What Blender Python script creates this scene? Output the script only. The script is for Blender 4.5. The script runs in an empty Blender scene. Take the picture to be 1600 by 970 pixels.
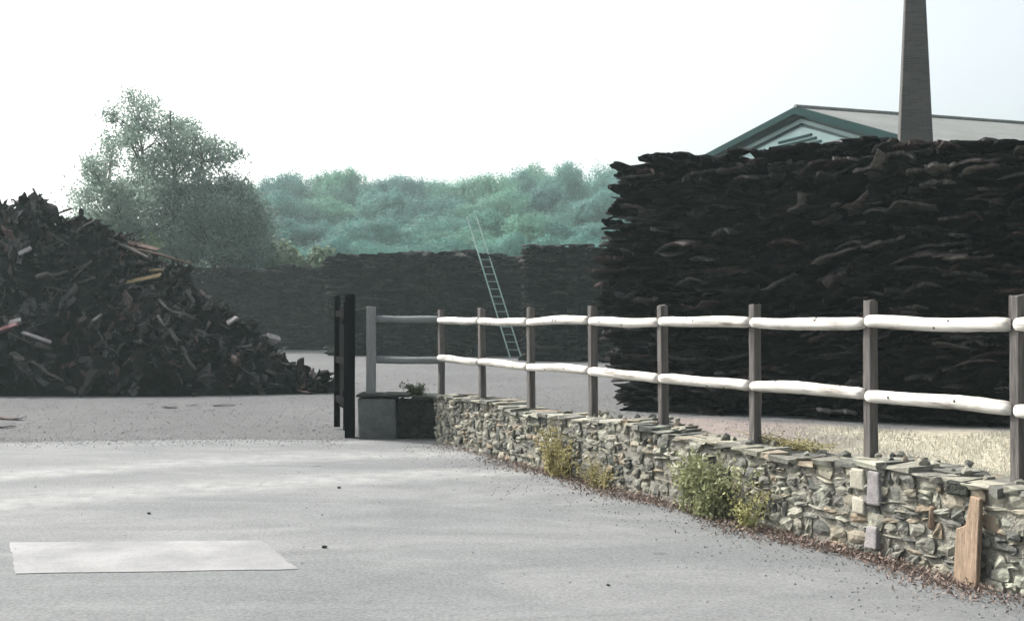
import bpy, math, random
import numpy as np
from mathutils import Vector, Matrix

random.seed(7)
RNG = np.random.default_rng(11)
SC = bpy.context.scene
COL = SC.collection
F, HX, HY, EYE = 1800.0, 800.0, 495.0, 1.6


def at(x, Y, y=None):
    """photo pixel column x at distance Y -> world X ; row y -> world Z"""
    X = (x - HX) / F * Y
    return X if y is None else (X, EYE + (HY - y) / F * Y)


def sstep(a, b, v):
    t = np.clip((np.asarray(v, float) - a) / (b - a), 0, 1)
    return t * t * (3 - 2 * t)


# ------------------------------------------------------------------ wall line
P0 = np.array([-0.98, 14.77]); P1 = np.array([2.80, 6.80])
WD = (P1 - P0) / np.linalg.norm(P1 - P0)          # along the wall, towards the camera
WN = np.array([-WD[1], WD[0]])                    # points behind the wall (yard side)
if WN[0] < 0: WN = -WN
WL = 13.2


def height(x, y):
    x = np.asarray(x, float); y = np.asarray(y, float)
    d = (x - P0[0]) * WN[0] + (y - P0[1]) * WN[1]
    bank = 0.46 * sstep(0.10, 0.32, d) * (1 - sstep(1.0, 4.0, d)) * (1 - sstep(9.0, 13.0, y))
    und = 0.02 * (np.sin(x * 1.3 + y * 0.7) * np.sin(y * 1.1 - 0.4 * x)) * sstep(0.3, 1.5, d)
    hill = 10.5 * sstep(70, 190, y) + 0.8 * np.sin(x * .05) * sstep(90, 150, y)
    far = 34 * sstep(260, 430, y) * (0.75 + .25 * np.sin(x * .011 + 1.0)) * (1 - sstep(-20, 120, x) * .55)
    return bank + und * (1 - sstep(20, 40, y)) + hill + far


# ------------------------------------------------------------------ mesh helpers
class MB:
    def __init__(s): s.v = []; s.f = []; s.n = 0
    def add(s, v, f):
        v = np.asarray(v, float)
        s.v.append(v)
        n = s.n
        s.f.extend([tuple(int(i) + n for i in q) for q in f])
        s.n += len(v)
        return s
    def mesh(s, name, mat, smooth=False):
        me = bpy.data.meshes.new(name)
        me.from_pydata(np.concatenate(s.v).tolist(), [], s.f)
        if smooth: me.polygons.foreach_set('use_smooth', [True] * len(me.polygons))
        if mat: me.materials.append(mat)
        me.update()
        return me
    def build(s, name, mat, parent=None, smooth=False):
        return link(name, s.mesh(name, mat, smooth), parent)


def link(name, me, parent=None):
    o = bpy.data.objects.new(name, me); COL.objects.link(o)
    if parent: o.parent = parent
    return o


def empty(name, loc=(0, 0, 0)):
    o = bpy.data.objects.new(name, None); COL.objects.link(o); o.location = loc
    o.empty_display_size = .2
    return o


def tag(o, label=None, cat=None, group=None, kind=None):
    if kind is None and label: kind = 'thing'
    if label: o['label'] = label
    if cat: o['category'] = cat
    if group: o['group'] = group
    if kind: o['kind'] = kind
    return o


def quads_mesh(name, V, mat):
    """V: (n,4,3) quads"""
    n = len(V)
    me = bpy.data.meshes.new(name)
    me.vertices.add(n * 4); me.vertices.foreach_set('co', V.reshape(-1))
    me.loops.add(n * 4); me.loops.foreach_set('vertex_index', np.arange(n * 4, dtype=np.int32))
    me.polygons.add(n)
    me.polygons.foreach_set('loop_start', np.arange(0, n * 4, 4, dtype=np.int32))
    me.polygons.foreach_set('loop_total', np.full(n, 4, dtype=np.int32))
    me.update(calc_edges=True); me.validate()
    me.materials.append(mat)
    return me


def rnd_rot(n, rng, flat=0.0):
    a = rng.normal(size=(n, 3)); a[:, 2] *= (1 - flat)
    a /= np.linalg.norm(a, axis=1)[:, None]
    b = rng.normal(size=(n, 3)); b -= (b * a).sum(1)[:, None] * a
    b /= np.linalg.norm(b, axis=1)[:, None]
    return a, b


def leaf_quads(C, size, rng, asp=.6, nrm=None):
    n = len(C); a, b = rnd_rot(n, rng)
    if nrm is not None:
        m = nrm + rng.normal(size=(n, 3)) * .35; m /= np.linalg.norm(m, axis=1)[:, None] + 1e-9
        a = rng.normal(size=(n, 3)); a -= (a * m).sum(1)[:, None] * m; a /= np.linalg.norm(a, axis=1)[:, None]
        b = np.cross(m, a)
    s = size * rng.uniform(.6, 1.3, n)[:, None]
    a = a * s; b = b * s * asp
    return np.stack([C - a, C - b * .9 - a * .1, C + a, C + b - a * .05], axis=1)


def boxv(x0, x1, y0, y1, z0, z1):
    v = [(x, y, z) for z in (z0, z1) for y in (y0, y1) for x in (x0, x1)]
    f = [(0, 2, 3, 1), (4, 5, 7, 6), (0, 1, 5, 4), (2, 6, 7, 3), (0, 4, 6, 2), (1, 3, 7, 5)]
    return np.array(v, float), f


def tube(pts, rad, n=8, cap=True, jit=0, rng=RNG):
    pts = np.asarray(pts, float); m = len(pts)
    rad = np.broadcast_to(np.asarray(rad, float), (m,))
    T = np.gradient(pts, axis=0); T /= np.linalg.norm(T, axis=1)[:, None] + 1e-9
    ref = np.array([0, 0, 1.0]) if abs(T[:, 2]).mean() < .8 else np.array([1.0, 0, 0])
    V = []
    for i in range(m):
        u = np.cross(T[i], ref); u /= np.linalg.norm(u); w = np.cross(u, T[i])
        for k in range(n):
            a = 2 * math.pi * k / n
            r = rad[i] * (1 + (rng.uniform(-jit, jit) if jit else 0))
            V.append(pts[i] + r * (math.cos(a) * u + math.sin(a) * w))
    Fc = [(i * n + k, i * n + (k + 1) % n, (i + 1) * n + (k + 1) % n, (i + 1) * n + k) for i in range(m - 1) for k in range(n)]
    if cap:
        Fc.append(tuple(range(n))[::-1]); Fc.append(tuple((m - 1) * n + k for k in range(n)))
    return np.array(V), Fc


# ------------------------------------------------------------------ materials
def nt(name):
    m = bpy.data.materials.new(name); m.use_nodes = True
    t = m.node_tree; t.nodes.clear()
    out = t.nodes.new('ShaderNodeOutputMaterial')
    b = t.nodes.new('ShaderNodeBsdfPrincipled')
    t.links.new(b.outputs[0], out.inputs[0])
    return m, t, b, out


def node(t, kind, **kw):
    n = t.nodes.new(kind)
    for k, v in kw.items(): setattr(n, k, v)
    return n


def ramp(t, src, stops, interp='LINEAR'):
    r = t.nodes.new('ShaderNodeValToRGB'); r.color_ramp.interpolation = interp
    e = r.color_ramp.elements
    while len(e) < len(stops): e.new(.5)
    for i, (p, c) in enumerate(stops):
        e[i].position = p; e[i].color = (*c, 1) if len(c) == 3 else c
    t.links.new(src, r.inputs[0]); return r.outputs[0]


def noise(t, scale, detail=6, rough=.6, vec=None, stretch=None, dist=0):
    n = node(t, 'ShaderNodeTexNoise'); n.inputs['Scale'].default_value = scale
    n.inputs['Detail'].default_value = detail; n.inputs['Roughness'].default_value = rough
    n.inputs['Distortion'].default_value = dist
    if vec is None: vec = coord(t)
    if stretch:
        mp = node(t, 'ShaderNodeMapping'); mp.inputs['Scale'].default_value = stretch
        t.links.new(vec, mp.inputs[0]); vec = mp.outputs[0]
    t.links.new(vec, n.inputs['Vector']); return n.outputs['Fac']


def coord(t, what='Object'):
    for n in t.nodes:
        if n.type == 'TEX_COORD': return n.outputs[what]
    return node(t, 'ShaderNodeTexCoord').outputs[what]


def mix(t, fac, a, b, mode='MIX'):
    m = node(t, 'ShaderNodeMix', data_type='RGBA', blend_type=mode)
    for s, v in ((m.inputs[0], fac), (m.inputs[6], a), (m.inputs[7], b)):
        if isinstance(v, (int, float)): s.default_value = v
        elif isinstance(v, tuple): s.default_value = (*v, 1)
        else: t.links.new(v, s)
    return m.outputs[2]


def bump(t, b, h, strength, dist=.02):
    n = node(t, 'ShaderNodeBump'); n.inputs['Strength'].default_value = strength
    n.inputs['Distance'].default_value = dist
    t.links.new(h, n.inputs['Height']); t.links.new(n.outputs[0], b.inputs['Normal'])


def setc(t, b, c, rough=.9, spec=.2):
    if isinstance(c, tuple): b.inputs['Base Color'].default_value = (*c, 1)
    else: t.links.new(c, b.inputs['Base Color'])
    b.inputs['Roughness'].default_value = rough
    b.inputs['Specular IOR Level'].default_value = spec


def rand2(t, seed=0.0):
    """random per island plus per object, wrapped to 0..1"""
    g = node(t, 'ShaderNodeNewGeometry').outputs['Random Per Island']
    o = node(t, 'ShaderNodeObjectInfo').outputs['Random']
    a = node(t, 'ShaderNodeMath', operation='ADD'); t.links.new(g, a.inputs[0]); t.links.new(o, a.inputs[1])
    m = node(t, 'ShaderNodeMath', operation='MULTIPLY_ADD'); t.links.new(a.outputs[0], m.inputs[0])
    m.inputs[1].default_value = 1.0 + seed; m.inputs[2].default_value = seed
    f = node(t, 'ShaderNodeMath', operation='FRACT'); t.links.new(m.outputs[0], f.inputs[0])
    return f.outputs[0]


def bark_mat(name, dark, mid, light, tint):
    m, t, b, _ = nt(name)
    r = rand2(t)
    base = ramp(t, r, [(0, dark), (.5, mid), (.70, mid), (.84, light), (.92, tint), (1, mid)])
    n1 = noise(t, 9, 8, .7); n2 = noise(t, 45, 4, .7)
    c = mix(t, ramp(t, n1, [(.35, (0, 0, 0)), (.7, (1, 1, 1))]), mix(t, .65, base, (.003, .003, .003)), base)
    setc(t, b, c, .95, .12)
    s = node(t, 'ShaderNodeMath', operation='ADD'); t.links.new(n1, s.inputs[0]); t.links.new(n2, s.inputs[1])
    bump(t, b, s.outputs[0], .9, .03)
    return m


M = {}
M['bark'] = bark_mat('stacked_bark', (.004, .0038, .004), (.024, .022, .0222), (.20, .19, .185), (.085, .055, .055))
M['bark_far'] = bark_mat('far_bark', (.006, .0055, .006), (.022, .020, .0205), (.10, .094, .09), (.06, .042, .04))
M['scrap'] = bark_mat('scrap_bark', (.008, .008, .008), (.036, .034, .033), (.17, .162, .155), (.15, .095, .085))


def simple(name, lo, hi, scale=6, stretch=None, rough=.85, bmp=.4, dist=.01, fine=60, spec=.15):
    m, t, b, _ = nt(name)
    n1 = noise(t, scale, 8, .65, stretch=stretch); n2 = noise(t, fine, 3, .6, stretch=stretch)
    c = ramp(t, n1, [(.3, lo), (.7, hi)])
    c = mix(t, .35, c, ramp(t, n2, [(.3, lo), (.7, hi)]))
    setc(t, b, c, rough, spec)
    if bmp: bump(t, b, n2, bmp, dist)
    return m


M['rail'] = simple('peeled_wood', (.34, .30, .25), (.80, .77, .71), 3.2, (1, 1, 1), .75, .5, .01, 14)
def rail_mat():
    m, t, b, _ = nt('peeled_rail_wood')
    r1 = node(t, 'ShaderNodeMapping'); r1.inputs['Rotation'].default_value = (0, 0, -math.atan2(WD[1], WD[0])); t.links.new(coord(t), r1.inputs[0])
    g = noise(t, 16, 6, .7, vec=r1.outputs[0], stretch=(.10, 1.4, 1.4)); p = noise(t, 2.6, 6, .7)
    c = ramp(t, g, [(.34, (.20, .18, .155)), (.47, (.50, .48, .44)), (.7, (.66, .64, .60))])
    c = mix(t, ramp(t, p, [(.52, (0,) * 3), (.70, (.8,) * 3)]), c, mix(t, .7, c, (.16, .14, .115)))
    setc(t, b, c, .85, .15); bump(t, b, g, .8, .012); return m


M['rail'] = rail_mat()
M['rail_grey'] = simple('weathered_shaded_rail_wood', (.10, .11, .11), (.22, .23, .23), 4, None, .9, .4)  # weathered grey, with the side panel's shade put into the colour
M['post'] = simple('weathered_post_wood', (.025, .022, .021), (.17, .158, .148), 3, (9, 9, .5), .9, .7, .01, 18)
M['post_grey'] = simple('grey_post_wood', (.12, .12, .12), (.27, .27, .26), 5, (6, 6, .6), .9, .5, .01, 40)
M['black_wood'] = simple('tarred_wood', (.003, .003, .0035), (.010, .010, .011), 5, (6, 6, .6), 1, .5, .01, 40, .02)
M['metal'] = simple('dull_metal', (.16, .17, .17), (.26, .27, .27), 12, None, .5, .1)
M['ladder'] = simple('pale_green_paint', (.20, .30, .27), (.40, .52, .48), 8, None, .6, .1)
M['tan'] = simple('tan_board', (.10, .075, .055), (.36, .27, .19), 9, (5, 5, .7), .9, .5, .01, 30)
M['mortar'] = simple('mortar', (.10, .098, .085), (.27, .26, .22), 12, None, .95, .8, .02, 60)
M['render'] = simple('grey_render', (.045, .047, .047), (.15, .155, .152), 4, None, .95, .5, .01, 50)
M['moss'] = simple('dark_mossy_shaded_stone', (.012, .013, .012), (.06, .065, .055), 8, None, .95, .9, .03, 40)  # mossy dark stone; shade of the return wall's face is in the colour
M['paleblock'] = simple('pale_block', (.20, .19, .15), (.42, .40, .33), 8, None, .95, .5)
M['mauve'] = simple('mauve_stone', (.09, .085, .088), (.30, .285, .28), 8, None, .95, .5)
M['grit'] = simple('grit_stone', (.10, .10, .10), (.30, .30, .29), 9, None, .95, 0)
M['green_sheet'] = simple('green_cladding', (.02, .045, .043), (.035, .065, .062), 1.2, None, .6, 0)
M['green_light'] = simple('pale_green_louvre', (.09, .145, .145), (.14, .20, .20), 1.2, None, .6, 0)
M['fascia'] = simple('dark_green_fascia', (.010, .026, .026), (.016, .034, .033), 1.2, None, 1, 0, .01, 60, .02)
M['bark_wood'] = simple('tree_bark', (.04, .035, .03), (.10, .09, .08), 3, (4, 4, .6), .9, .5)
M['stick'] = simple('old_branch', (.05, .045, .04), (.13, .12, .11), 6, None, .9, .5)
M['plank_yellow'] = simple('ochre_wood', (.10, .075, .04), (.24, .18, .10), 6, None, .9, .3)
M['plank_brown'] = simple('brown_wood', (.07, .045, .038), (.17, .12, .10), 6, None, .9, .3)
M['pale_scrap'] = simple('pale_scrap', (.16, .145, .14), (.40, .37, .37), 8, None, .9, .3)
M['red_scrap'] = simple('reddish_scrap', (.10, .05, .05), (.24, .12, .12), 8, None, .9, .3)


def stone_mat():
    m, t, b, _ = nt('field_stone')
    r = rand2(t)
    base = ramp(t, r, [(0, (.06, .065, .062)), (.2, (.155, .153, .135)), (.42, (.28, .27, .215)), (.58, (.115, .113, .105)),
                       (.76, (.36, .355, .29)), (.88, (.24, .19, .135)), (1, (.20, .20, .16))])
    n1 = noise(t, 14, 8, .7); n2 = noise(t, 5, 5, .6)
    c = mix(t, ramp(t, n1, [(.35, (.0,) * 3), (.65, (1,) * 3)]), mix(t, .5, base, (.05, .055, .045)), base)
    lich = ramp(t, n2, [(.55, (0,) * 3), (.68, (1,) * 3)])
    c = mix(t, lich, c, mix(t, .45, c, (.46, .48, .38)))
    setc(t, b, c, .95); bump(t, b, n1, .8, .02)
    return m


M['stone'] = stone_mat()


def leaf_mat(name, a, b_, trans=.35):
    m, t, b, out = nt(name)
    r = rand2(t)
    c = ramp(t, r, [(0, a), (1, b_)])
    cl = noise(t, .55, 3, .5)
    c = mix(t, ramp(t, cl, [(.35, (0,) * 3), (.65, (1,) * 3)]), mix(t, .3, c, a), c)
    ob = node(t, 'ShaderNodeObjectInfo').outputs['Random']
    c = mix(t, 1.0, c, ramp(t, ob, [(0, (.50, .56, .62)), (.5, (.85, .88, .9)), (1, (1.0, 1.0, .84))]), 'MULTIPLY')
    setc(t, b, c, .7, .2)
    tr = node(t, 'ShaderNodeBsdfTranslucent'); t.links.new(c, tr.inputs[0])
    mx = node(t, 'ShaderNodeMixShader'); mx.inputs[0].default_value = trans
    t.links.new(b.outputs[0], mx.inputs[1]); t.links.new(tr.outputs[0], mx.inputs[2])
    t.links.new(mx.outputs[0], out.inputs[0])
    return m


M['leaf_big'] = leaf_mat('poplar_leaves', (.13, .18, .165), (.24, .30, .27), .55)
M['leaf_forest_hazed'] = leaf_mat('haze_tinted_forest_leaves', (.075, .20, .165), (.15, .31, .255), .5)  # haze of the distance is put into the pale teal leaf colour
M['leaf_light'] = leaf_mat('light_leaves', (.12, .17, .10), (.26, .32, .19))
M['leaf_weed'] = leaf_mat('weed_leaves', (.30, .30, .12), (.62, .58, .32))
M['leaf_dryweed'] = leaf_mat('drying_weed_leaves', (.22, .18, .08), (.52, .46, .22))
M['litter'] = leaf_mat('reddish_litter', (.11, .075, .06), (.34, .25, .20), .1)
M['straw'] = leaf_mat('straw_grass', (.40, .37, .27), (.70, .66, .53), .2)
M['dark_weed'] = leaf_mat('dark_weed_leaves', (.02, .03, .018), (.06, .07, .04))


def roof_mat():
    m, t, b, _ = nt('grey_roof_sheet')
    w = node(t, 'ShaderNodeTexWave', wave_type='BANDS', bands_direction='X', wave_profile='SIN')
    w.inputs['Scale'].default_value = 3.2; w.inputs['Distortion'].default_value = 0
    t.links.new(coord(t), w.inputs['Vector'])
    n1 = noise(t, .6, 6, .6); n2 = noise(t, 7, 4, .6)
    c = ramp(t, n1, [(.3, (.12, .128, .122)), (.7, (.19, .20, .19))])
    c = mix(t, .35, c, ramp(t, n2, [(.3, (.08, .085, .08)), (.7, (.24, .25, .235))]))
    setc(t, b, c, .9); bump(t, b, w.outputs['Fac'], .5, .05)
    return m


M['roof'] = roof_mat()


def brick_mat():
    m, t, b, _ = nt('sooty_brick')
    br = node(t, 'ShaderNodeTexBrick'); br.inputs['Scale'].default_value = 1
    br.inputs['Brick Width'].default_value = .23; br.inputs['Row Height'].default_value = .075
    br.inputs['Mortar Size'].default_value = .009
    br.inputs['Color1'].default_value = (.045, .040, .038, 1); br.inputs['Color2'].default_value = (.075, .068, .064, 1)
    br.inputs['Mortar'].default_value = (.075, .072, .068, 1)
    uv = coord(t); sx = node(t, 'ShaderNodeSeparateXYZ'); t.links.new(uv, sx.inputs[0])
    ad = node(t, 'ShaderNodeMath', operation='ADD'); t.links.new(sx.outputs[0], ad.inputs[0]); t.links.new(sx.outputs[1], ad.inputs[1])
    cb = node(t, 'ShaderNodeCombineXYZ'); t.links.new(ad.outputs[0], cb.inputs[0]); t.links.new(sx.outputs[2], cb.inputs[1])
    t.links.new(cb.outputs[0], br.inputs['Vector'])
    n1 = noise(t, .9, 6, .65)
    c = mix(t, ramp(t, n1, [(.3, (0,) * 3), (.7, (1,) * 3)]), mix(t, .45, br.outputs['Color'], (.05, .05, .048)), br.outputs['Color'])
    setc(t, b, c, .95); bump(t, b, br.outputs['Fac'], -.4, .01)
    return m


M['brick'] = brick_mat()


def ground_mat():
    m, t, b, _ = nt('yard_ground')
    big = noise(t, .35, 6, .6, stretch=(1, .8, 1)); mid = noise(t, 5.5, 8, .75, stretch=(.8, .45, 1)); fine = noise(t, 38, 6, .75)
    c = ramp(t, big, [(.36, (.085, .092, .095)), (.64, (.155, .162, .162))])
    c = mix(t, ramp(t, mid, [(.42, (.0,) * 3), (.58, (.85,) * 3)]), mix(t, .62, c, (.05, .05, .05)), c)
    c = mix(t, .5, c, ramp(t, fine, [(.36, (.02, .02, .02)), (.64, (.24, .24, .238))]))
    at_ = node(t, 'ShaderNodeAttribute', attribute_name='zone'); zs = node(t, 'ShaderNodeSeparateColor')
    t.links.new(at_.outputs['Color'], zs.inputs[0])
    strawn = noise(t, 5, 8, .75, stretch=(1, 2.2, 1))
    straw = ramp(t, strawn, [(.3, (.15, .135, .10)), (.46, (.36, .33, .25)), (.66, (.62, .58, .46))])
    soil = ramp(t, strawn, [(.3, (.12, .10, .09)), (.66, (.34, .29, .26))])
    c = mix(t, zs.outputs[1], c, soil)
    c = mix(t, zs.outputs[0], c, straw)
    green = ramp(t, mid, [(.3, (.02, .035, .018)), (.7, (.05, .08, .04))])
    c = mix(t, zs.outputs[2], c, green)
    setc(t, b, c, .97, .1)
    s = node(t, 'ShaderNodeMath', operation='ADD'); t.links.new(mid, s.inputs[0]); t.links.new(fine, s.inputs[1])
    bump(t, b, s.outputs[0], .9, .03)
    return m


def road_mat():
    m, t, b, _ = nt('worn_pale_asphalt')
    big = noise(t, .30, 5, .6, stretch=(.7, 1.5, 1)); streak = noise(t, .9, 7, .62, stretch=(.55, 1.3, 1), dist=1.2)
    mid = noise(t, 4.5, 8, .7); fine = noise(t, 42, 8, .85)
    c = ramp(t, big, [(.38, (.066, .076, .078)), (.62, (.142, .149, .146))])
    st = ramp(t, streak, [(.38, (.050, .058, .060)), (.5, (.100, .107, .107)), (.62, (.18, .186, .182))])
    c = mix(t, .5, c, st)
    c = mix(t, ramp(t, mid, [(.33, (1,) * 3), (.5, (0,) * 3)]), c, mix(t, .35, c, (.06, .06, .06)))
    agg = ramp(t, fine, [(.36, (.025, .026, .027)), (.48, (.12, .124, .125)), (.64, (.24, .243, .24))])
    c = mix(t, .45, c, agg)
    # two pale worn tyre tracks sweeping from the gate across the road
    dn = node(t, 'ShaderNodeVectorMath', operation='DISTANCE'); dn.inputs[1].default_value = (2, 2, 0); t.links.new(coord(t), dn.inputs[0])
    wv_ = node(t, 'ShaderNodeMath', operation='MULTIPLY_ADD'); t.links.new(noise(t, .5, 4, .6), wv_.inputs[0]); wv_.inputs[1].default_value = 1.2
    t.links.new(dn.outputs['Value'], wv_.inputs[2])
    dv = node(t, 'ShaderNodeMath', operation='DIVIDE'); t.links.new(wv_.outputs[0], dv.inputs[0]); dv.inputs[1].default_value = 20
    k0, k1 = (0,) * 3, (1,) * 3
    rg = ramp(t, dv.outputs[0], [(.50, k0), (.525, k1), (.54, k1), (.565, k0), (.60, k0), (.62, k1), (.635, k1), (.66, k0)])
    rg = mix(t, 1.0, rg, ramp(t, mid, [(.35, (.15,) * 3), (.65, (.85,) * 3)]), 'MULTIPLY')
    c = mix(t, rg, c, mix(t, .55, c, (.30, .30, .29)))
    v = node(t, 'ShaderNodeTexVoronoi'); v.inputs['Scale'].default_value = .75
    t.links.new(coord(t), v.inputs['Vector'])
    spot = ramp(t, v.outputs['Distance'], [(.03, (1,) * 3), (.055, (0,) * 3)])
    c = mix(t, mix(t, .0, spot, spot), c, mix(t, .55, c, (.04, .04, .04)))
    # fine winding cracks
    ve = node(t, 'ShaderNodeTexVoronoi', feature='DISTANCE_TO_EDGE'); ve.inputs['Scale'].default_value = .42
    wob = noise(t, 2.2, 6, .7)
    va = node(t, 'ShaderNodeVectorMath', operation='ADD'); t.links.new(coord(t), va.inputs[0]); t.links.new(wob, va.inputs[1])
    t.links.new(va.outputs[0], ve.inputs['Vector'])
    cr = ramp(t, ve.outputs['Distance'], [(.0, (1,) * 3), (.006, (0,) * 3)])
    msk = ramp(t, noise(t, .5, 2, .5), [(.5, (0,) * 3), (.6, (.55,) * 3)])
    cr = mix(t, 1.0, cr, msk, 'MULTIPLY')
    c = mix(t, cr, c, (.09, .09, .088))
    setc(t, b, c, .9, .25)
    bump(t, b, fine, .5, .006)
    return m


def patch_mat():
    m, t, b, _ = nt('pale_concrete')
    n1 = noise(t, 1.6, 7, .65); n2 = noise(t, 60, 4, .7)
    c = ramp(t, n1, [(.36, (.13, .135, .136)), (.64, (.225, .228, .226))])
    c = mix(t, .25, c, ramp(t, n2, [(.3, (.10, .10, .10)), (.7, (.30, .30, .295))]))
    setc(t, b, c, .9); bump(t, b, n2, .4, .006)
    return m


M['ground'] = ground_mat(); M['road'] = road_mat(); M['patch'] = patch_mat()

# ------------------------------------------------------------------ ground
def axis(spec):
    out = []
    for a, b, s in spec:
        out += list(np.arange(a, b, s))
    return np.array(out + [spec[-1][1]])


gx = axis([(-900, -120, 30), (-120, -20, 4), (-20, -4, .8), (-4, 12, .16), (12, 30, .8), (30, 130, 5), (130, 900, 35)])
gy = axis([(-200, -20, 15), (-20, 0, 2), (0, 22, .16), (22, 60, 1.2), (60, 240, 5), (240, 900, 20)])
GX, GY = np.meshgrid(gx, gy)
GZ = height(GX, GY)
nx_, ny_ = len(gx), len(gy)
gm = MB()
idx = np.arange(nx_ * ny_).reshape(ny_, nx_)
gf = np.stack([idx[:-1, :-1], idx[:-1, 1:], idx[1:, 1:], idx[1:, :-1]], -1).reshape(-1, 4)
gm.add(np.stack([GX, GY, GZ], -1).reshape(-1, 3), gf)
ground = gm.build('ground', M['ground'], smooth=True); tag(ground, kind='structure')
ca = ground.data.color_attributes.new('zone', 'FLOAT_COLOR', 'POINT')
dd = (GX - P0[0]) * WN[0] + (GY - P0[1]) * WN[1]
wob = .5 * np.sin(GX * 2.1 + GY) + .4 * np.sin(GY * 3.3 - GX * 1.7)
front = 19.9 - (GX - 1.93) * .63          # line of the big stack's face
inside = sstep(.2, .5, dd) * (1 - sstep(-.3, .9, GY - front + 1.6 + wob * .5))
zr = inside * sstep(.9, 2.2, GX - 2.2 + wob * .6 - (GY - 10) * .12)
zg = inside * sstep(-.5, .6, GX - 1.9 + wob * .4) * (1 - zr)
zb = sstep(62, 75, GY)
cz = np.stack([zr * .9, zg * .8, zb, np.ones_like(zr)], -1).reshape(-1)
ca.data.foreach_set('color', cz.astype(np.float32))

# road: in front of the wall and of the yard edge
rd = MB()
edge = [(-80, 15.6), (-30, 15.0), (-14, 14.75), (-9, 14.55), (-6.6, 14.65), (-4.8, 14.95), (-3.4, 15.05), (-2.4, 14.95), (-2.05, 14.9)]
wallpts = [tuple(P0 + WN * .06 + WD * s) for s in np.linspace(-.05, 40, 30)]
near = [(wallpts[-1][0], -40), (-80, -40)]
ring = edge + [(-1.1, 14.95)] + wallpts + near
rv = np.array([(x, y, .004) for x, y in ring])
import bmesh
bm = bmesh.new()
vs = [bm.verts.new(v) for v in rv]
fc = bm.faces.new(vs); bmesh.ops.triangulate(bm, faces=[fc])
me = bpy.data.meshes.new('road'); bm.to_mesh(me); bm.free(); me.materials.append(M['road'])
for p in me.polygons:
    if p.normal.z < 0: p.flip()
me.update()
tag(link('road', me), kind='structure')
# pale concrete patch
pv = []
for (x, y) in ((15, 848), (410, 845), (465, 890), (25, 897)):
    Y = EYE * F / (y - HY); pv.append((at(x, Y), Y))
ring = []
for i in range(4):
    a = np.array(pv[i]); b = np.array(pv[(i + 1) % 4])
    for s in np.linspace(0, 1, 14)[:-1]:
        ring.append(a + (b - a) * s + RNG.normal(size=2) * .006)
bm = bmesh.new(); lo = [bm.verts.new((x, y, .0045)) for x, y in ring]; hi = [bm.verts.new((x, y, .0085)) for x, y in ring]
bm.faces.new(hi)
for i in range(len(ring)):
    j = (i + 1) % len(ring); bm.faces.new((lo[i], lo[j], hi[j], hi[i]))
bmesh.ops.recalc_face_normals(bm, faces=bm.faces[:]); me = bpy.data.meshes.new('pavement'); bm.to_mesh(me); bm.free()
me.materials.append(M['patch']); tag(link('pavement', me), kind='structure')

# ------------------------------------------------------------------ bark slabs
def slab(w, d, t, curve, wave, rng, nx=12, ny=4):
    """a warped piece of bark: w along x, d along y (front face at y=0), thickness t. z=0 about its middle"""
    u = np.linspace(-.5, .5, nx + 1); v = np.linspace(0, 1, ny + 1)
    ph = rng.uniform(0, 6.3); fr = rng.uniform(4, 9)
    jl = rng.normal(size=ny + 1) * .05; jr = rng.normal(size=ny + 1) * .05
    jf = np.cumsum(rng.normal(size=nx + 1)) * .045
    top = np.zeros((ny + 1, nx + 1, 3)); bot = top.copy()
    tw = rng.normal() * .10
    for j in range(ny + 1):
        for i in range(nx + 1):
            x = u[i] * w * (1 + (jl[j] if u[i] < 0 else jr[j]) * 2)
            y = v[j] * d + (jf[i] * d if j == 0 else 0)
            z = curve * (1 - 4 * u[i] ** 2) + wave * math.sin(u[i] * fr + ph) + tw * u[i] * w * (v[j] - .3)
            e = 1 - .30 * (abs(u[i]) * 2) ** 8
            e2 = .8 if j in (0, ny) else 1
            th = t * .5 * e * e2 * rng.uniform(.45, 1.4)
            top[j, i] = (x, y, z + th + rng.normal() * t * .06)
            bot[j, i] = (x, y + (.02 if j == 0 else 0), z - th + rng.normal() * t * .06)
    n = (nx + 1) * (ny + 1)
    V = np.concatenate([top.reshape(-1, 3), bot.reshape(-1, 3)])
    I = np.arange(n).reshape(ny + 1, nx + 1)
    Fc = []
    for j in range(ny):
        for i in range(nx):
            Fc.append((I[j, i], I[j, i + 1], I[j + 1, i + 1], I[j + 1, i]))
            Fc.append((n + I[j, i], n + I[j + 1, i], n + I[j + 1, i + 1], n + I[j, i + 1]))
    for i in range(nx):
        Fc.append((I[0, i], n + I[0, i], n + I[0, i + 1], I[0, i + 1]))
        Fc.append((I[ny, i], I[ny, i + 1], n + I[ny, i + 1], n + I[ny, i]))
    for j in range(ny):
        Fc.append((I[j, 0], I[j + 1, 0], n + I[j + 1, 0], n + I[j, 0]))
        Fc.append((I[j, nx], n + I[j, nx], n + I[j + 1, nx], I[j + 1, nx]))
    return V, Fc


rs = np.random.default_rng(5)
SLABS = []
for k in range(16):
    cv = rs.choice([-1, 1, 1]) * rs.uniform(.012, .055)
    SLABS.append(slab(1.0, .8, rs.uniform(.040, .075), cv * 1.35, rs.uniform(.004, .026), rs, 14, 4))
SLAB_ME = [MB().add(*s).mesh('bark_plank', M['bark'], smooth=False) for s in SLABS]
CHUNKS = []
for k in range(12):
    CHUNKS.append(slab(1.0, rs.uniform(.35, .7), rs.uniform(.06, .12), rs.choice([-1, 1, 1]) * rs.uniform(.05, .22), rs.uniform(.01, .05), rs, 9, 3))
for k in range(12):
    V = CHUNKS[k][0].copy(); V[:, 1] -= V[:, 1].mean(); V[:, 2] -= V[:, 2].mean(); CHUNKS[k] = (V, CHUNKS[k][1])
CHUNK_ME = [MB().add(*s).mesh('bark_piece', M['scrap']) for s in CHUNKS]


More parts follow.
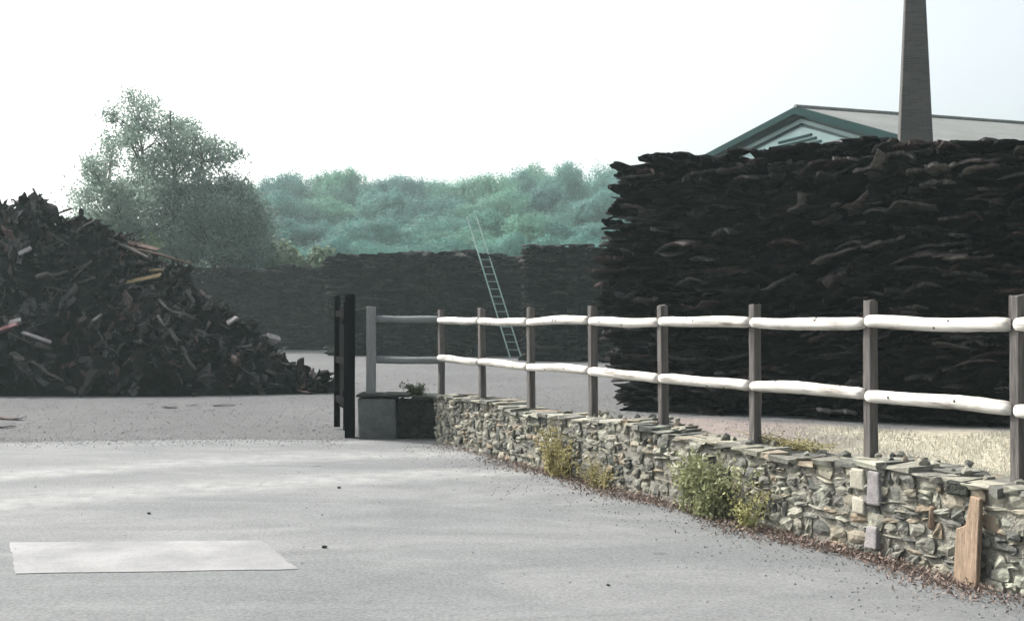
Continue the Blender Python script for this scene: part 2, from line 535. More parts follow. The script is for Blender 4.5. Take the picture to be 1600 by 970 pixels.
def rotm(e):
    return np.array(Matrix.Identity(3) if e is None else __import__('mathutils').Euler(e).to_matrix())


def put(mb, sh, loc, eul, sc):
    V = sh[0] * np.asarray(sc)
    mb.add(V @ rotm(eul).T + np.asarray(loc), sh[1])


def stack(name, a, b, thick, top, rowh, w_mean, rng, mat, left=None, back_rows=True, mb=None, front_cb=None):
    """a->b: ground line of the front face seen from the camera; thick: depth behind it; top(s): height; left(z): ragged end offset"""
    a = np.array(a, float); b = np.array(b, float)
    L = np.linalg.norm(b - a); u = (b - a) / L; n = np.array([-u[1], u[0]])
    if n[1] < 0: n = -n
    yaw = math.atan2(u[1], u[0])
    mb = mb or MB()
    # solid heart
    m = 10
    for i in range(m):
        s0, s1 = L * i / m, L * (i + 1) / m
        if i == 0: s0 += .35
        if i == m - 1: s1 -= .3
        h = min(top(s0), top(s1)) - .18
        V, Fc = boxv(s0, s1 - .002, .4, thick - .4, 0, h)
        W = np.zeros_like(V); W[:, :2] = a + V[:, :1] * u + V[:, 1:2] * n; W[:, 2] = V[:, 2]
        mb.add(W, Fc)
    H = max(top(s) for s in np.linspace(0, L, 40))
    rows = int(H / rowh)
    for r in range(rows):
        z = (r + .55) * rowh
        s = (left(z) if left else rng.uniform(-.12, .1))
        while s < L:
            w = w_mean * rng.uniform(.6, 1.45)
            c = s + w / 2
            tz = top(max(0, min(L, c)))
            if z < tz + rng.uniform(-.05, .08):
                off = rng.uniform(-.20, .22)
                k = int(rng.integers(len(SLABS)))
                p = a + c * u + n * off
                args = (k, (p[0], p[1], z + rng.normal() * .022), (rng.normal() * .10, rng.normal() * .085, yaw + rng.normal() * .06),
                        (w * 1.04, rng.uniform(.8, 1.1), rowh / .085 * rng.uniform(.62, 1.05)), c)
                if front_cb is None or not front_cb(args):
                    put(mb, SLABS[k], *args[1:4])
            s += w * rng.uniform(.86, .98)
        # back face and the two ends
        if back_rows and r % 2 == 0:
            s = 0
            while s < L:
                w = w_mean * rng.uniform(1, 1.7); c = s + w / 2
                if z < top(max(0, min(L, c))):
                    p = a + c * u + n * thick
                    put(mb, SLABS[int(rng.integers(16))], (p[0], p[1], z), (0, rng.normal() * .06, yaw + math.pi), (w * 1.05, 1, rowh / .05))
                s += w
        for end in (0, 1):
            s = .15
            while s < thick:
                w = w_mean * rng.uniform(.7, 1.3); c = s + w / 2
                if c < thick and z < top(L * end) - .03:
                    base = (left(z) + .05 if (left and end == 0) else 0) if end == 0 else L
                    p = a + base * u + n * c
                    put(mb, SLABS[int(rng.integers(16))], (p[0], p[1], z), (rng.normal() * .05, rng.normal() * .06, yaw + (-math.pi / 2 if end == 0 else math.pi / 2)),
                        (w * 1.1, 1, rowh / .085))
                s += w * .93
    # rough top
    for q in range(int(L * thick * 3)):
        s = rng.uniform(0, L); y = rng.uniform(.1, thick - .3)
        p = a + s * u + n * y
        put(mb, SLABS[int(rng.integers(16))], (p[0], p[1], top(s) - .03 + rng.uniform(-.05, .07)), (rng.normal() * .09, rng.normal() * .10, yaw + rng.normal() * .5),
            (w_mean * rng.uniform(.6, 1.3), .8, rowh / .085))
    return mb


# near stack on the right
rb = np.random.default_rng(21)
BA = np.array([1.93, 19.9]); BU = np.array([5.4, -3.4]); BU /= np.linalg.norm(BU); BL = 11.5
topx = [965, 1000, 1030, 1060, 1120, 1200, 1290, 1340, 1400, 1450, 1500, 1560, 1600, 2000]
topy = [250, 240, 236, 246, 240, 228, 214, 208, 214, 218, 212, 218, 214, 215]


def s_of_x(x):
    r = (x - HX) / F
    return (r * BA[1] - BA[0]) / (BU[0] - r * BU[1])


tops = [(s_of_x(x), EYE + (HY - y) / F * (BA[1] + s_of_x(x) * BU[1])) for x, y in zip(topx[:-1], topy[:-1])] + [(BL + 1, 4.2)]
btop = lambda s: float(np.interp(s, [p[0] for p in tops], [p[1] for p in tops])) - .05
lz = [1.6 + (HY - y) / F * 19.9 for y in (640, 570, 500, 420, 380, 340, 300, 245)]
lx = [s_of_x(x) for x in (972, 955, 934, 928, 942, 948, 960, 962)]
bleft = lambda z: float(np.interp(z, lz, lx)) + rb.uniform(-.09, .08)
cand = []


def front_cb(args):
    k, loc, eul, sc, c = args
    x = HX + F * loc[0] / loc[1]
    if x < 1625:
        mid = math.exp(-((c - 3.4) / 1.5) ** 2) * (1 if loc[2] > 1.2 else .3)
        eul = (eul[0] + rb.normal() * .08, eul[1] - mid * abs(rb.normal()) * .33 + rb.normal() * .04, eul[2] + rb.normal() * .1)
        cand.append((k, loc, eul, sc, c)); return True
    return False


core = stack('bark', BA, BA + BU * BL, 3.6, btop, .088, .47, rb, M['bark'], bleft, front_cb=front_cb)
cand.sort(key=lambda c: -c[3][0] / c[1][1])
for k, loc, eul, sc, c in cand[300:]: put(core, SLABS[k], loc, eul, sc)
print('slabs in view', len(cand)); cand = cand[:300]
tag(core.build('stacked_bark', M['bark']), 'mass of dark bark slabs packed in the tall near stack behind the fence', 'bark', kind='stuff')
print('individual slabs', len(cand))
red = 0
for i, (k, loc, eul, sc, c) in enumerate(cand):
    o = link('bark_plank', SLAB_ME[k]); o.location = loc; o.rotation_euler = eul; o.scale = sc
    tag(o, 'dark warped bark slab lying in the front face of the tall near stack', 'bark slab', 'bark slabs in the front of the near stack')

# far stacks
rf = np.random.default_rng(31)
def far_stack(x0, x1, Y0, Y1, prof, label, seed, rowh=.13, w=.62):
    r = np.random.default_rng(seed)
    a = (at(x0, Y0), Y0); b = (at(x1, Y1), Y1); L = math.dist(a, b)
    ps = [((x - x0) / (x1 - x0) * L, EYE + (HY - y) / F * (Y0 + (Y1 - Y0) * (x - x0) / (x1 - x0))) for x, y in prof]
    bump_ = r.normal(size=60) * .05
    tp = lambda s: float(np.interp(s, [p[0] for p in ps], [p[1] for p in ps])) + float(np.interp(s, np.linspace(0, L, 60), bump_)) - .06
    mb = stack('x', a, b, 3.2, tp, rowh, w, r, M['bark_far'])
    tag(mb.build('bark_stack', M['bark_far']), label, 'bark stack', 'far stacks of bark at the back of the yard')


far_stack(150, 530, 57, 56, [(150, 420), (320, 419), (420, 418), (530, 418)], 'long low flat-topped bark stack rising behind the scrap heap', 41)
far_stack(508, 818, 47.6, 46.6, [(508, 400), (560, 400), (620, 396), (720, 392), (760, 398), (818, 404)], 'wide far bark stack with the ladder leaning on it', 42)
far_stack(818, 985, 41.5, 41.0, [(818, 384), (880, 382), (930, 386), (985, 384)], 'short far bark stack between the ladder stack and the tall near stack', 43)

# ------------------------------------------------------------------ scrap heap on the left
rh = np.random.default_rng(77)
sil_x = np.array([-400, -200, -60, 0, 42, 66, 88, 130, 155, 178, 215, 245, 285, 300, 330, 370, 410, 450, 490, 525, 545])
sil_y = np.array([520, 420, 355, 338, 326, 300, 330, 342, 362, 378, 388, 400, 418, 452, 482, 503, 532, 572, 592, 606, 616])


def heap_h(X, Y):
    """height of the mound: ridge follows the skyline, sides fall off in depth"""
    X = np.asarray(X, float); Y = np.asarray(Y, float)
    c = np.full(X.shape, 26.0)
    for _ in range(6):
        x = HX + F * X / c
        yr = np.interp(x, sil_x, sil_y) - 3
        H = np.clip(EYE + (HY - yr) / F * c, 0, None)
        front = 23.2 + .9 * np.clip((x - 300) / 225, 0, 1)
        half = 2.8 * np.clip(H / 3.0, .15, 1)
        c = .4 * c + .6 * (front + half)
    q = np.clip(1 - np.abs(Y - c) / half, 0, 1)
    return H * (q ** .72) * (1 + .06 * np.sin(X * 2.7 + Y) * q)


hx = np.linspace(-17.5, -3.3, 110); hy = np.linspace(22.6, 30.0, 50)
A, B = np.meshgrid(hx, hy)
Hh = heap_h(A, B) - .12 + .0 * A
hm = MB(); I = np.arange(A.size).reshape(A.shape)
hm.add(np.stack([A, B, Hh], -1).reshape(-1, 3), np.stack([I[:-1, :-1], I[:-1, 1:], I[1:, 1:], I[1:, :-1]], -1).reshape(-1, 4))


def surf_frame(X, Y):
    e = .1
    dx = float((heap_h(X + e, Y) - heap_h(X - e, Y)) / (2 * e)); dy = float((heap_h(X, Y + e) - heap_h(X, Y - e)) / (2 * e))
    return Vector((-dx, -dy, 1)).normalized()


def heap_spot(rng):
    while True:
        X = rng.uniform(-13.8, -3.5); Y = rng.uniform(23.0, 29.0)
        h = float(heap_h(X, Y))
        if h > .08: return X, Y, h


def heap_eul(rng, X, Y, lie=.55):
    n = surf_frame(X, Y)
    q = Vector((0, 0, 1)).lerp(n, .75).normalized().to_track_quat('Z', 'Y')
    e = (q @ __import__('mathutils').Euler((rng.normal() * lie, rng.normal() * lie, rng.uniform(0, 6.28))).to_quaternion())
    return tuple(e.to_euler())


for q in range(4300):
    X, Y, h = heap_spot(rh); s = rh.uniform(.12, .40)
    put(hm, CHUNKS[int(rh.integers(12))], (X, Y, h - .03), heap_eul(rh, X, Y, .6), (s * rh.uniform(.9, 1.7), s * rh.uniform(.5, 1.1), s * 1.0))
for q in range(260):   # thin broken sticks
    X, Y, h = heap_spot(rh); l = rh.uniform(.3, .9); ang = rh.uniform(0, 6.28)
    d = np.array([math.cos(ang), math.sin(ang) * .6, -.4 + rh.normal() * .35]); d /= np.linalg.norm(d)
    p = np.array([X, Y, h + .04]); V, Fc = tube([p - d * l / 2, p + rh.normal(size=3) * .03, p + d * l / 2], [.026, .022, .012], 5)
    hm.add(V, Fc)
tag(hm.build('bark_scraps', M['scrap']), 'mound of small dark bark scraps and twigs making up the heap on the left', 'bark scraps', kind='stuff')
for q in range(150):
    for _ in range(50):
        X, Y, h = heap_spot(rh)
        if Y < 24.2 + 2.4 * rh.random(): break
    k = int(rh.integers(12)); s = rh.uniform(.35, .85)
    o = link('bark_piece', CHUNK_ME[k]); o.location = (X, Y, h + .03); o.rotation_euler = heap_eul(rh, X, Y, .45); o.scale = (s, s * rh.uniform(.45, .85), s * 1.1)
    tag(o, 'dark curled bark piece lying on the surface of the scrap heap', 'bark piece', 'large bark pieces on the scrap heap')


def on_heap(x, y):
    """first point of the heap met by the ray through pixel (x, y)"""
    for Y in np.arange(22.5, 30, .04):
        X, Z = at(x, Y, y)
        if float(heap_h(X, Y)) >= Z: return np.array([X, Y, Z])
    return np.array([at(x, 26.0), 26.0, at(x, 26.0, y)[1]])


def stick(name, pix, r, mat, label, cat, lift=.12, n=7):
    P = [on_heap(x, y) + np.array([0, -lift, lift * .6]) for x, y in pix]
    P = np.array(P); t = np.linspace(0, len(P) - 1, n)
    Q = np.stack([np.interp(t, range(len(P)), P[:, k]) for k in range(3)], 1) + rh.normal(size=(n, 3)) * r * .5
    V, Fc = tube(Q, np.linspace(r, r * .5, n), 7, jit=.15)
    tag(MB().add(V, Fc).build(name, mat), label, cat)


stick('branch', [(238, 452), (262, 488), (306, 503)], .045, M['stick'], 'curved grey branch bending down the right shoulder of the heap', 'branch')
stick('branch', [(272, 520), (308, 580)], .05, M['stick'], 'straight grey branch pointing down the heap towards the yard', 'branch')
stick('branch', [(248, 500), (296, 556)], .035, M['stick'], 'thin grey branch lying just above the straight one on the heap', 'branch')
stick('branch', [(60, 440), (110, 430)], .05, M['stick'], 'short grey branch near the left side of the heap', 'branch')
stick('branch', [(30, 560), (105, 600)], .045, M['stick'], 'grey branch low on the left of the heap', 'branch')
stick('branch', [(420, 540), (452, 578)], .05, M['stick'], 'dark branch at the thin right tail of the heap', 'branch')
# thin pole sticking out of the heap's right shoulder
p = np.array([at(205, 25.6), 25.6, at(205, 25.6, 388)[1]]); q = np.array([at(298, 25.4), 25.4, at(298, 25.4, 412)[1]])
V, Fc = tube([p, (p + q) / 2 + [0, 0, .02], q], [.03, .028, .02], 7)
tag(MB().add(V, Fc).build('wooden_pole', M['plank_brown']), 'thin brown pole sloping off the top right shoulder of the heap', 'pole')
p = np.array([at(165, 25.9), 25.9, at(165, 25.9, 372)[1]]); q = np.array([at(232, 25.2), 25.2, at(232, 25.2, 403)[1]])
V, Fc = tube([p, (p + q) / 2 + [0, 0, .02], q], [.045, .04, .03], 7)
tag(MB().add(V, Fc).build('wooden_pole', M['stick']), 'thicker grey pole lying down the ridge of the heap', 'pole')


def plank(x, y, l, w, t, eul, mat, label, cat='plank', name='broken_plank', out=.14):
    p = on_heap(x, y) + np.array([0, -out, out * .5])
    V, Fc = boxv(-l / 2, l / 2, -w / 2, w / 2, -t / 2, t / 2)
    V = V + RNG.normal(size=V.shape) * [w * .25, w * .08, t * .1]
    bm = MB(); bm.add(V @ rotm(eul).T + p, Fc)
    o = bm.build(name, mat)
    md = o.modifiers.new('edge', 'BEVEL'); md.width = min(t * .25, .008); md.segments = 1
    tag(o, label, cat)


plank(226, 390, .75, .16, .04, (.5, .25, -.1), M['plank_brown'], 'reddish brown broken plank on the upper right shoulder of the heap')
plank(222, 442, .85, .13, .04, (.6, -.22, .1), M['plank_yellow'], 'ochre yellow broken plank halfway down the heap')
plank(240, 428, .5, .06, .04, (.5, -.05, 0), M['plank_yellow'], 'narrow ochre lath just above the ochre plank')
plank(12, 518, .45, .14, .05, (.6, -.3, 0), M['red_scrap'], 'reddish scrap at the left edge of the heap', 'scrap', 'wood_scrap')
plank(28, 507, .26, .13, .05, (.7, -.2, 0), M['pale_scrap'], 'small pale scrap above the reddish scrap', 'scrap', 'wood_scrap')
plank(62, 532, .62, .09, .05, (.6, .35, 0), M['pale_scrap'], 'long pinkish pale scrap on the left face of the heap', 'scrap', 'wood_scrap')
plank(428, 533, .30, .15, .10, (.7, .3, .4), M['pale_scrap'], 'small whitish scrap on the right tail of the heap', 'scrap', 'wood_scrap')
plank(366, 505, .25, .1, .06, (.7, -.6, .4), M['pale_scrap'], 'tiny pale scrap on the right slope of the heap', 'scrap', 'wood_scrap')
plank(42, 398, .3, .1, .05, (.7, -.5, .4), M['pale_scrap'], 'tiny pale scrap high on the left of the heap', 'scrap', 'wood_scrap')

# scraps dropped on the yard
k = 0
for (x, y, w) in ((265, 637, .5), (300, 634, .3), (350, 634, .6), (12, 655, .9), (5, 668, .5), (235, 632, .25), (330, 642, .2), (560, 600, .25), (110, 684, .14), (500, 612, .4)):
    Y = EYE * F / (y - HY); o = link('bark_scrap', CHUNK_ME[k % 12]); k += 1
    w *= .62; o.location = (at(x, Y), Y, .02); o.scale = (w, w * .8, w * .22); o.rotation_euler = (0, 0, rh.normal() * .5)
    tag(o, 'flat dark bark scrap dropped on the grey yard in front of the heap', 'bark scrap', 'bark scraps dropped on the yard')
for (x, y, w) in ((530, 763, .055), (507, 856, .06), (233, 803, .05), (950, 915, .035)):
    Y = EYE * F / (y - HY); o = link('pebble', None)
    V, Fc = boxv(-.5, .5, -.4, .4, 0, .5)
    bm = bmesh.new(); bmesh.ops.create_icosphere(bm, subdivisions=2, radius=.5)
    for v in bm.verts: v.co *= RNG.uniform(.8, 1.1); v.co.z *= .45
    me = bpy.data.meshes.new('pebble'); bm.to_mesh(me); bm.free(); me.materials.append(M['moss'])
    bpy.data.objects.remove(o); o = link('pebble', me)
    o.location = (at(x, Y), Y, .004 + w * .15); o.scale = (w * .7, w * .7, w * .7)
    tag(o, 'small dark stone lying loose on the pale road', 'stone', 'loose dark stones on the road')

# ------------------------------------------------------------------ stone wall
rw = np.random.default_rng(13)
WT = .42


def w2(s, d, z):
    p = P0 + WD * s + WN * d
    return (p[0], p[1], z)


def wtop(s): return .60 + .025 * math.sin(s * 1.7) + .02 * math.sin(s * 4.1 + 1) - .02 * (s < .3)


def rock(s0, s1, z0, z1, dep, rng, out):
    """a stone of the face: front bulges, corners rounded; in wall coordinates (s, d, z), d<0 is towards the road"""
    n = 4
    V = []; Fc = []
    cs = [rng.uniform(-.02, .02, 2) for _ in range(4)]
    for j in range(n):
        for i in range(n):
            a = i / (n - 1); b = j / (n - 1)
            ox = (1 - a) * (1 - b) * cs[0] + a * (1 - b) * cs[1] + (1 - a) * b * cs[2] + a * b * cs[3]
            ra = abs(a - .5) * 2; rb_ = abs(b - .5) * 2
            s = s0 + (s1 - s0) * a; z = z0 + (z1 - z0) * b
            if ra == 1 and rb_ == 1:
                s += (s1 - s0) * .07 * (1 if a < .5 else -1); z += (z1 - z0) * .07 * (1 if b < .5 else -1)
            edge_ = max(ra, rb_)
            d = -out + (.011 if edge_ == 1 else 0) + rng.normal() * .004
            V.append((s + ox[0], d, z + ox[1]))
    for j in range(n - 1):
        for i in range(n - 1):
            q = j * n + i; Fc.append((q, q + 1, q + n + 1, q + n))
    ringi = [0, 1, 2, 3, 7, 11, 15, 14, 13, 12, 8, 4]
    m = len(V)
    for r in ringi: V.append((V[r][0], dep, V[r][2]))
    for q in range(12):
        r = (q + 1) % 12; Fc.append((ringi[r], ringi[q], m + q, m + r))
    return V, Fc


wall = empty('stone_wall', (P0[0], P0[1], 0)); wall['label'] = 'long low sunlit rubble stone wall under the pale fence'; wall['category'] = 'wall'; wall['kind'] = 'thing'
wp = Vector((P0[0], P0[1], 0))


def wadd(mb, V, Fc):
    mb.add([np.array(w2(*v)) - [P0[0], P0[1], 0] for v in V], Fc)


# mortar heart
mb = MB(); N = 70
for i in range(N):
    s0, s1 = WL * i / N, WL * (i + 1) / N
    V, Fc = boxv(s0, s1, .012, WT - .02, -.05, wtop((s0 + s1) / 2) - .03)
    wadd(mb, V, Fc)
mb.build('mortar', M['mortar'], wall)
face = MB(); z = 0.0
ROWS = [-.02, .07, .15, .215, .29, .37, .43, .50, .60]
for r in range(len(ROWS) - 1):
    s = -.02
    while s < WL:
        w = rw.uniform(.045, .19)
        z0 = ROWS[r] + .02 * math.sin(s * 3 + r * 2) + rw.uniform(-.014, .014)
        z1 = ROWS[r + 1] + .02 * math.sin(s * 3 + r * 2 + 2) + rw.uniform(-.016, .012)
        if r == len(ROWS) - 2: z1 = wtop(s) - .02
        skip = (4.98 + 0 < s < 0)
        if rw.random() < .4 and w < .13:      # two thin stones one on the other
            zm = (z0 + z1) / 2
            for (q0, q1) in ((z0, zm - .004), (zm + .004, z1)):
                wadd(face, *rock(s, s + w - .012, q0 + .004, q1 - .004, .05, rw, rw.uniform(-.004, .03)))
        else:
            wadd(face, *rock(s, s + w - .012, z0 + .005, z1 - .005, .05, rw, rw.uniform(-.008, .024)))
        s += w
face.build('stonework', M['stone'], wall)
# coping of thin slabs and rubble
cap = MB(); s = 0
while s < WL:
    w = rw.uniform(.07, .24)
    for (d0, d1) in ((-.03, .16), (.15, WT + .02)):
        dz = rw.uniform(-.002, .012); th = rw.uniform(.025, .04)
        V, Fc = boxv(s, s + w - .01, d0 + rw.uniform(-.015, .02), d1, wtop(s) - .035 + dz, wtop(s) - .035 + dz + th)
        V = V + rw.normal(size=V.shape) * [.012, .01, .008]
        wadd(cap, V, Fc)
    s += w
cp = cap.build('coping', M['stone'], wall)
md = cp.modifiers.new('edge', 'BEVEL'); md.width = .008; md.segments = 2
# loose small rubble along the top
rub = MB()
for q in range(110):
    s = rw.uniform(3.2, WL); r_ = rw.uniform(.015, .045)
    bm = bmesh.new(); bmesh.ops.create_icosphere(bm, subdivisions=1, radius=r_)
    V = np.array([v.co[:] for v in bm.verts]) * rw.uniform(.7, 1.4, 3) + rw.normal(size=(len(bm.verts), 3)) * r_ * .12
    Fc = [tuple(v.index for v in f.verts) for f in bm.faces]; bm.free()
    wadd(rub, V + [s, rw.uniform(.1, WT + .1), wtop(s) + .01], Fc)
tag(rub.build('rubble', M['stone'], wall), kind='stuff')


def s_at(x, d=0.0):
    r = (x - HX) / F; o = P0 + WN * d
    return (r * o[1] - o[0]) / (WD[0] - r * WD[1])


# pale and mauve dressed blocks
def block(x0, x1, z0, z1, mat, name, out=.05):
    V, Fc = boxv(s_at(x0), s_at(x1), -out, .05, z0, z1); V = V + rw.normal(size=V.shape) * .006
    b = MB(); wadd(b, V, Fc); o = b.build(name, mat, wall)
    md = o.modifiers.new('edge', 'BEVEL'); md.width = .012; md.segments = 2


block(1332, 1352, .44, .585, M['paleblock'], 'dressed_block', .028)
block(1334, 1352, .27, .38, M['paleblock'], 'dressed_block', .024)
block(1358, 1378, .36, .59, M['mauve'], 'upright_stone', .03)
block(1356, 1374, .06, .22, M['mauve'], 'upright_stone', .028)
block(1453, 1461, .28, .42, M['tan'], 'rusty_stone', .018)
block(1484, 1518, .53, .61, M['moss'], 'upright_stone', .045)

# tan board standing against the wall
s0, s1 = s_at(1486, -.09), s_at(1523, -.09)
sm = s0 + (s1 - s0) * .5
prof = [(s0, 0.0), (s1, 0.0), (s1 + .005, .53), (sm + .02, .54), (sm - .01, .36), (s0 + .01, .33)]
V = []; 
for dd_ in (0, 1):
    for (s, z) in prof: V.append((s, (-.085 + z * .05) + dd_ * .035, z))
Fc = [tuple(range(6))[::-1], tuple(range(6, 12))] + [(i, (i + 1) % 6, 6 + (i + 1) % 6, 6 + i) for i in range(6)]
b = MB().add([w2(*v) for v in V], Fc); o = b.build('wooden_board', M['tan'])
bm = bmesh.new(); bm.from_mesh(o.data); bmesh.ops.recalc_face_normals(bm, faces=bm.faces[:]); bm.to_mesh(o.data); bm.free()
md = o.modifiers.new('edge', 'BEVEL'); md.width = .006; md.segments = 1
tag(o, 'tan notched board standing upright against the stone wall', 'board')

# return wall facing the camera, with grey rendered pier
ret = empty('stone_wall', (-1.55, 15.1, 0)); tag(ret, 'short dark return wall with a grey rendered end beside the black gate post', 'wall')
def radd(name, x0, x1, y0, y1, z0, z1, mat, bev=.02, jit=.0):
    V, Fc = boxv(x0 + 1.55, x1 + 1.55, y0 - 15.1, y1 - 15.1, z0, z1); V = V + rw.normal(size=V.shape) * jit
    o = MB().add(V, Fc).build(name, mat, ret); md = o.modifiers.new('e', 'BEVEL'); md.width = bev; md.segments = 2; return o
radd('rendered_pier', -2.02, -1.52, 15.13, 15.62, -.05, .54, M['render'], .025, .006)
radd('stone_core', -1.518, -.90, 15.17, 15.60, -.05, .50, M['moss'], .03)
dark = MB()
for r in range(6):
    x = -1.51
    while x < -.93:
        w = rw.uniform(.08, .2); z0 = r * .09
        V, Fc = rock(x, min(x + w, -.93) - .01, z0, z0 + .085, .06, rw, rw.uniform(0, .035))
        V = np.array(V) @ np.array([[1, 0, 0], [0, 1, 0], [0, 0, 1]]) + [1.55, 15.17 - 15.1, 0]
        dark.add(V, Fc); x += w
dark.build('stonework', M['moss'], ret)
for (a_, b_) in ((-2.04, -1.72), (-1.71, -1.33), (-1.32, -.92)):
    radd('coping', a_, b_, 15.10, 15.64, .545 if a_ < -1.6 else .505, .585 if a_ < -1.6 else .56, M['moss'], .012, .006)

# ------------------------------------------------------------------ fences
fence = empty('wooden_fence', (P0[0], P0[1], 0)); tag(fence, 'long post and rail fence with pale peeled rails standing on the stone wall', 'fence')
FO = np.array([P0[0], P0[1], 0])
FD = .26
fpx = [690, 754, 830, 927, 1037, 1180, 1360, 1592]
fs = [s_at(x, FD) for x in fpx]; fs.append(fs[-1] + 1.35); fs.append(fs[-1] + 1.4)
ang = math.atan2(WD[1], WD[0])


def post_mesh(p, h0, h1, w, mat, par, yaw, lean=(0, 0), org=FO):
    n = 9; zs = np.linspace(h0, h1, n); V = []; Fc = []
    cx = [(-1, -1), (0, -1.03), (1, -1), (1.03, 0), (1, 1), (0, 1.03), (-1, 1), (-1.03, 0)]
    for i, z in enumerate(zs):
        for (a, b) in cx:
            k = w / 2 * (1 + rw.normal() * .035)
            x, y = a * k, b * k
            X = x * math.cos(yaw) - y * math.sin(yaw) + lean[0] * (z - h0); Y = x * math.sin(yaw) + y * math.cos(yaw) + lean[1] * (z - h0)
            V.append((p[0] - org[0] + X, p[1] - org[1] + Y, z + (rw.normal() * .006 if i == n - 1 else 0)))
    for i in range(n - 1):
        for q in range(8): Fc.append((i * 8 + q, i * 8 + (q + 1) % 8, (i + 1) * 8 + (q + 1) % 8, (i + 1) * 8 + q))
    Fc.append(tuple(range(8))[::-1]); Fc.append(tuple((n - 1) * 8 + q for q in range(8)))
    o = MB().add(V, Fc).build('post', mat, par)
    md = o.modifiers.new('edge', 'BEVEL'); md.width = .006; md.segments = 1; md.limit_method = 'ANGLE'
    return o


for i, s in enumerate(fs):
    p = P0 + WD * s + WN * FD
    post_mesh(p, .45, 1.71 + rw.normal() * .015, .074, M['post'], fence, ang, (rw.normal() * .008, rw.normal() * .008))


def rail(pa, pb, r, mat, par, org, bend, sag):
    n = 22; t = np.linspace(0, 1, n); pa = np.array(pa); pb = np.array(pb)
    Q = pa + (pb - pa) * t[:, None]
    ph = rw.uniform(0, 6.28)
    Q[:, 2] += bend * np.sin(t * math.pi) + sag * np.sin(t * 7 + ph) * np.sin(t * math.pi)
    rad = r * (1 + .045 * np.sin(t * 6 + ph) + rw.normal(size=n) * .012) * (.86 + .14 * np.sin(np.clip(t * 1, .06, .94) * math.pi) ** .3)
    rad[0] *= .9; rad[-1] *= .9
    V, Fc = tube(Q - org, rad, 12, jit=.02, rng=rw)
    b = MB().add(V, Fc); o = b.build('rail', mat, par, smooth=True)
    for _ in range(2):    # knot stubs
        k = int(rw.integers(4, n - 4)); a = rw.uniform(-1, 1.5)
        dirv = np.array([-WN[0] * math.cos(a), -WN[1] * math.cos(a), math.sin(a)]); c = Q[k] - org
        V, Fc = tube([c + dirv * rad[k] * .7, c + dirv * (rad[k] + .004)], [.013, .008], 6); MB().add(V, Fc).build('knot', M['post'], o)
    return o


for i in range(len(fs) - 1):
    for zr_, bd in ((1.555, -.008), (1.045, .012)):
        a = P0 + WD * (fs[i] + .02) + WN * (FD - .035); b = P0 + WD * (fs[i + 1] - .02) + WN * (FD - .035)
        dz = rw.normal(size=2) * .008
        rail((a[0], a[1], zr_ + dz[0]), (b[0], b[1], zr_ - .0 + dz[1]), .046, M['rail'], fence, FO, bd * .7 + rw.normal() * .008, .004)

side = empty('wooden_fence', (-1.9, 15.35, 0)); tag(side, 'short grey fence panel standing on the dark return wall', 'fence'); SO = np.array([-1.9, 15.35, 0])
pL = (at(580, 15.35), 15.35)
post_mesh(pL, .50, 1.73, .125, M['post_grey'], side, 0.1, org=SO)
pR = P0 + WD * fs[0] + WN * FD
for zr_ in (1.575, 1.03):
    rail((pL[0] + .04, pL[1] + .01, zr_), (pR[0] - .03, pR[1] + .02, zr_ - .01), .047, M['rail_grey'], side, SO, -.004, .003)

# black gate post with gate leaf swung open
gp = empty('gate_post', (at(547, 15.3), 15.3, 0)); tag(gp, 'thick black timber gate post at the end of the dark return wall', 'gate post')
post_mesh((gp.location.x, gp.location.y), 0, 1.90, .125, M['black_wood'], gp, .05, org=np.array([gp.location.x, gp.location.y, 0]))
for zz in (.55, 1.5):
    V, Fc = boxv(-.10, -.05, -.02, .04, zz, zz + .07); MB().add(V, Fc).build('hinge', M['black_wood'], gp)
gate = empty('wooden_gate', (at(541, 15.4), 15.42, 0)); tag(gate, 'black boarded gate leaf swung open beside the black gate post', 'gate')
ga = math.atan2(1.0, -.27); gl = 1.15
def gadd(name, u0, u1, z0, z1, th=.03, d=0):
    V, Fc = boxv(u0, u1, -th / 2 + d, th / 2 + d, z0, z1)
    W = V.copy(); W[:, 0] = V[:, 0] * math.cos(ga) - V[:, 1] * math.sin(ga); W[:, 1] = V[:, 0] * math.sin(ga) + V[:, 1] * math.cos(ga)
    MB().add(W, Fc).build(name, M['black_wood'], gate)
gadd('stile', .0, .09, .08, 1.80, .07); gadd('stile', gl - .09, gl, .03, 1.90, .08)
for zz in (.40, .95, 1.6): gadd('crossbar', .0905, gl - .0905, zz, zz + .09, .05)
for i in range(7): gadd('board', .10 + i * .138, .10 + i * .138 + .13, .33, 1.74, .022, -.037)

# ------------------------------------------------------------------ ladder
lad = empty('ladder', (at(806, 45.2), 45.2, 0)); tag(lad, 'tall pale green ladder leaning on the far bark stack', 'ladder')
b0 = np.array([0, 0, 0.]); tz = at(737, 47.4, 338); t0 = np.array([tz[0] - lad.location.x, 2.2, tz[1]])
wv = np.array([.22, 0, 0])
for sg in (-1, 1):
    V, Fc = tube([b0 + sg * wv, (b0 + t0) / 2 + sg * wv * .95, t0 + sg * wv * .9], .031, 6); MB().add(V, Fc).build('rail', M['ladder'], lad)
for i in range(1, 19):
    c = b0 + (t0 - b0) * i / 19.0; V, Fc = tube([c - wv * .98, c + wv * .98], .014, 6); MB().add(V, Fc).build('rung', M['ladder'], lad)

# ------------------------------------------------------------------ factory building
th = math.radians(20); AX = np.array([math.cos(th), math.sin(th)]); BX = np.array([math.sin(th), -math.cos(th)])
apex = np.array([11.2, 45.0]); AZ = 1.6 + 327 / F * 45
fb = empty('factory_building', (apex[0], apex[1], 0)); fb.rotation_euler = (0, 0, th)
tag(fb, 'long factory shed with a grey roof and green gable behind the tall stack', 'building')
